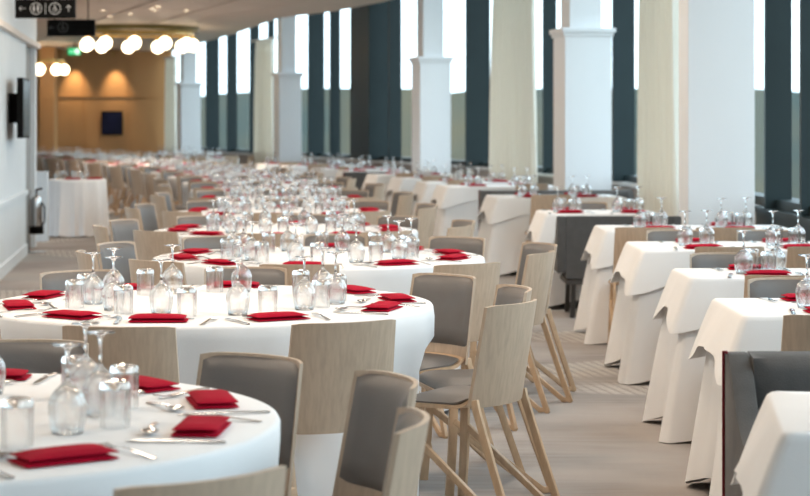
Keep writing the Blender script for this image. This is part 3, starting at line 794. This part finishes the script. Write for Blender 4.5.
# ---- curtains along the windows
def curtain(pa, pb, off, z0, z1, label, waves, amp=0.06, pinch=0.75):
    A, d0, n0 = gl_hit(pa, off); B, d1, n1 = gl_hit(pb, off)
    L = (B-A).length; d = (B-A).normalized(); nn = Vector((-d.y, d.x, 0)); C = (A+B)/2
    f, b = [], []; nu, nv = waves*8, 10
    for i in range(nu+1):
        u = i/nu
        for j in range(nv+1):
            s = j/nv; wdt = pinch+(1-pinch)*(1-s)**0.7; z = z0+(z1-z0)*s
            wv = amp*math.sin(2*PI*waves*u+0.6*math.sin(5*u+2*s))*(0.7+0.3*(1-s))+0.02*math.sin(13*u+3*s)
            p = C+d*((u-0.5)*L*wdt)+nn*wv
            f.append((p.x-C.x, p.y-C.y, z)); b.append((p.x-C.x+nn.x*0.002, p.y-C.y+nn.y*0.002, z))
    t = empty('curtain', (C.x, C.y, 0)); tag(t, label, 'curtain', 'cream curtains along the windows')
    MB().shell(f, b, nu, nv).obj('drape', 'sheer_curtain', t, smooth=180)
    MB().tube([(-d.x*L*0.62, -d.y*L*0.62, z1+0.02), (d.x*L*0.62, d.y*L*0.62, z1+0.02)], 0.018, 8).obj('rail', 'plaster', t, smooth=60)
    return t
curtain(540, 489, 0.42, 0.02, 3.5, 'cream floor-length curtain between the capital column and the next column', 9)
curtain(681, 640, 0.42, 0.02, 3.5, 'cream pleated curtain beside the broad white column', 9)
curtain(275, 254, 0.30, 0.02, 3.36, 'cream curtain beside the third capital column', 7)
curtain(177, 165, 0.25, 0.02, 3.30, 'cream curtain at the corner of the brown wall', 6)

# ---- hanging signs
def ring2d(mb, cx, cz, r, t, y, n=24):
    o, i_ = [], []
    for k in range(n):
        a = 2*PI*k/n; o.append((cx+r*math.cos(a), y, cz+r*math.sin(a))); i_.append((cx+(r-t)*math.cos(a), y, cz+(r-t)*math.sin(a)))
    return mb.add(o+i_, [(k, (k+1) % n, n+(k+1) % n, n+k) for k in range(n)])
def disc2d(mb, cx, cz, r, y, n=14):
    return mb.add([(cx+r*math.cos(2*PI*k/n), y, cz+r*math.sin(2*PI*k/n)) for k in range(n)], [tuple(range(n))])
def poly2d(mb, pts, y): return mb.add([(x, y, z) for x, z in pts], [tuple(range(len(pts)))])
def line2d(mb, x0, z0, x1, z1, t, y):
    d = Vector((x1-x0, z1-z0)).normalized(); nx, nz = -d.y*t/2, d.x*t/2
    return poly2d(mb, [(x0+nx, z0+nz), (x1+nx, z1+nz), (x1-nx, z1-nz), (x0-nx, z0-nz)], y)
def arrow(mb, cx, cz, s, ang_, y):
    c, sn = math.cos(ang_), math.sin(ang_); R_ = lambda u, v: (cx+u*c-v*sn, cz+u*sn+v*c)
    t = s*0.2
    line2d(mb, *R_(-s, 0), *R_(s*0.9, 0), t, y)
    line2d(mb, *R_(s, 0), *R_(s*0.25, s*0.72), t, y-0.0003); line2d(mb, *R_(s, 0), *R_(s*0.25, -s*0.72), t, y-0.0003)
def wheelchair(mb, cx, cz, s, y):
    disc2d(mb, cx-0.05*s, cz+0.62*s, 0.14*s, y)
    line2d(mb, cx-0.05*s, cz+0.45*s, cx, cz-0.02*s, 0.14*s, y); line2d(mb, cx, cz+0.0*s, cx+0.32*s, cz-0.02*s, 0.13*s, y)
    line2d(mb, cx+0.30*s, cz, cx+0.46*s, cz-0.42*s, 0.13*s, y); line2d(mb, cx-0.04*s, cz+0.24*s, cx+0.26*s, cz+0.22*s, 0.10*s, y)
    o, i_ = [], []
    for k in range(15):
        a = math.radians(110+k*16); o.append((cx+0.42*s*math.cos(a), y, cz-0.22*s+0.42*s*math.sin(a))); i_.append((cx+0.31*s*math.cos(a), y, cz-0.22*s+0.31*s*math.sin(a)))
    mb.add(o+i_, [(k, k+1, 16+k, 15+k) for k in range(14)])
def person2d(mb, cx, cz, s, y, skirt):
    disc2d(mb, cx, cz+0.66*s, 0.15*s, y)
    if skirt: poly2d(mb, [(cx-0.1*s, cz+0.45*s), (cx+0.1*s, cz+0.45*s), (cx+0.3*s, cz-0.3*s), (cx-0.3*s, cz-0.3*s)], y); poly2d(mb, [(cx-.1*s, cz-.3*s), (cx+.1*s, cz-.3*s), (cx+.1*s, cz-.7*s), (cx-.1*s, cz-.7*s)], y)
    else: poly2d(mb, [(cx-0.22*s, cz+0.45*s), (cx+0.22*s, cz+0.45*s), (cx+0.2*s, cz-0.15*s), (cx-0.2*s, cz-0.15*s)], y); poly2d(mb, [(cx-.14*s, cz-.15*s), (cx+.14*s, cz-.15*s), (cx+.12*s, cz-.7*s), (cx-.12*s, cz-.7*s)], y)
def sign(px0, px1, py1, y, hh, label, marks, mk):
    x0, x1 = ray(px0, y), ray(px1, y); zb = hgt(py1, y); wd = x1-x0
    t = empty('hanging_sign', ((x0+x1)/2, y, zb)); tag(t, label, 'sign', 'hanging direction signs')
    MB().box(-wd/2, wd/2, 0, 0.06, 0, hh).obj('panel', 'black', t, bevel=0.003)
    for s in (-1, 1): MB().box(s*wd*0.35-0.006, s*wd*0.35+0.006, 0.024, 0.036, hh, CEIL-zb).obj('hanger', 'black', t)
    mb = MB(); marks(mb, wd, hh, -0.003); mb.obj('symbols', mk, t)
def marks1(mb, w_, h_, y):
    px = w_/60.0; z = h_*0.5; X = lambda p: -w_/2+(p-15)*px
    arrow(mb, X(22.5), z, 3.2*px, PI, y); arrow(mb, X(68.5), z, 3.2*px, PI/2, y)
    for c in (36, 55): ring2d(mb, X(c), z, 6.0*px, 0.7*px, y)
    person2d(mb, X(34), z, 5.0*px, y, True); person2d(mb, X(38), z, 5.0*px, y, False)
    line2d(mb, X(45.5), z-5.5*px, X(45.5), z+5.5*px, 0.6*px, y); wheelchair(mb, X(54.8), z, 5.2*px, y)
def marks2(mb, w_, h_, y):
    px = w_/48.0; z = h_*0.52; X = lambda p: -w_/2+(p-47)*px
    arrow(mb, X(52), z, 2.4*px, PI, y); ring2d(mb, X(63), z, 5.2*px, 0.6*px, y); wheelchair(mb, X(62.8), z, 4.4*px, y)
sign(15, 75, 18, 18.0, 0.178, 'black hanging sign with toilet symbols, wheelchair symbol and two arrows', marks1, 'white_mark')
sign(47, 95, 36, 24.0, 0.205, 'black hanging sign with one arrow and a wheelchair symbol', marks2, 'grey_mark')
y = 47.0; x0, x1 = ray(68, y), ray(80.5, y); z0, z1 = hgt(55, y), hgt(48, y)
t = empty('exit_sign', ((x0+x1)/2, y, z0)); tag(t, 'small green lit emergency exit sign under the timber ceiling', 'sign')
MB().box(-(x1-x0)/2, (x1-x0)/2, 0, 0.05, 0, z1-z0).obj('panel', 'exit_green', t)
MB().box(-0.01, 0.01, 0.02, 0.04, z1-z0, CEIL-0.03-z0).obj('hanger', 'black', t)
mb = MB(); hh = z1-z0; wd = x1-x0
arrow(mb, -wd*0.22, hh*0.45, hh*0.22, PI, -0.004); person2d(mb, 0.02, hh*0.5, hh*0.5, -0.004, False); poly2d(mb, [(wd*0.18, hh*0.12), (wd*0.4, hh*0.12), (wd*0.4, hh*0.88), (wd*0.18, hh*0.88)], -0.004)
mb.obj('symbols', 'exit_white', t)

# ---- globe chandeliers
def chandelier(cx, cy, zc, R, n, label, ph=0.2, band=True):
    t = empty('chandelier', (cx, cy, zc)); tag(t, label, 'chandelier')
    MB().lathe([(R-0.03, 0.20), (R+0.03, 0.20), (R+0.03, 0.25), (R-0.03, 0.25)], 48, close=True).obj('ring', 'gold', t, smooth=40)
    if band: MB().lathe([(R+0.10, CEIL-zc-0.13), (R+0.13, CEIL-zc-0.13), (R+0.13, CEIL-zc-0.03), (R+0.10, CEIL-zc-0.03)], 48, close=True).obj('ceiling_band', 'olive', t, smooth=40)
    for k in range(4):
        a = k*PI/2+0.4; MB().tube([(R*math.cos(a), R*math.sin(a), 0.25), (R*math.cos(a), R*math.sin(a), CEIL-zc-0.027)], 0.008, 6).obj('suspension_rod', 'gold', t)
    g = None
    for k in range(n):
        a = ph+2*PI*k/n
        if g is None:
            mb = MB(); mb.lathe([(max(0.0001, 0.135*math.sin(PI*i/12)), -0.135*math.cos(PI*i/12)) for i in range(13)], 20); g = mb.obj('globe', 'globe', t, smooth=180)
            o = g
            cp = MB().lathe([(0.0, 0.21), (0.05, 0.21), (0.05, 0.15), (0.0, 0.15)], 12).obj('cap', 'gold', o, smooth=40)
        else:
            o = g.copy(); COL.objects.link(o); c2 = cp.copy(); COL.objects.link(c2); c2.parent = o
        o.location = (R*math.cos(a), R*math.sin(a), 0)
chandelier(ray(139, 40), 40.0, hgt(45, 40), 1.12, 11, 'large ring chandelier of glowing globes with an olive band above')
chandelier(ray(44, 48.5), 48.5, hgt(69.5, 48.5), 0.5, 7, 'small ring chandelier of glowing globes beside the brown pillar', band=False)

# ---- wall screens
x, y = ray(112.5, FY), FY-0.025
t = empty('wall_screen', (x, y, hgt(135, FY))); tag(t, 'dark wall screen on the brown wall', 'screen')
MB().box(-0.29, 0.29, -0.09, -0.03, 0, 0.66).obj('frame', 'black', t, bevel=0.008); MB().box(-0.26, 0.26, -0.094, -0.0905, 0.03, 0.63).obj('display', 'screen', t); MB().box(-0.1, 0.1, -0.03, -0.001, 0.2, 0.45).obj('bracket', 'black', t)
yy = 19.3; xx = -3.85-(yy-18.2)*0.1265
t = empty('wall_screen', (xx+0.005, yy, hgt(138, yy)), math.radians(7.2)); tag(t, 'black wall-mounted screen on the pale wall above the dado rail', 'screen')
MB().box(0.10, 0.16, -0.45, 0.55, 0.0, 0.60).obj('frame', 'black', t, bevel=0.006); MB().box(0.1605, 0.164, -0.43, 0.53, 0.02, 0.58).obj('display', 'gloss_black', t); MB().box(0.0, 0.10, -0.12, 0.12, 0.15, 0.45).obj('bracket', 'black', t)

# ---- sanitiser stand by the wall end
y = 21.9; x = ray(36.5, y)
t = empty('sanitiser_stand', (x, y, 0)); tag(t, 'steel sanitiser dispenser on a slim stand by the pale wall', 'dispenser stand')
MB().lathe([(0, 0), (0.12, 0), (0.12, 0.012), (0.02, 0.02), (0, 0.02)], 24).obj('base', 'steel', t, smooth=40)
MB().tube([(-0.085, 0, 0.015), (-0.085, 0, 0.72)], 0.016, 10).obj('pole', 'steel', t, smooth=40)
MB().lathe([(0, 0.30), (0.062, 0.30), (0.066, 0.31), (0.066, 0.60), (0.058, 0.635), (0.03, 0.65), (0, 0.65)], 20).obj('body', 'steel', t, smooth=40)
MB().lathe([(0.0, 0.215), (0.078, 0.215), (0.082, 0.22), (0.082, 0.298), (0.0, 0.298)], 20).obj('drip_tray', 'black', t, smooth=40)
MB().tube([(0.0, 0, 0.645), (0, 0, 0.72), (0.07, -0.02, 0.735)], 0.014, 8).obj('pump', 'black', t, smooth=40)
MB().tube([(0.06, -0.02, 0.58), (0.095, -0.02, 0.52), (0.095, -0.02, 0.36), (0.065, -0.02, 0.30)], 0.01, 8).obj('handle', 'black', t, smooth=40)
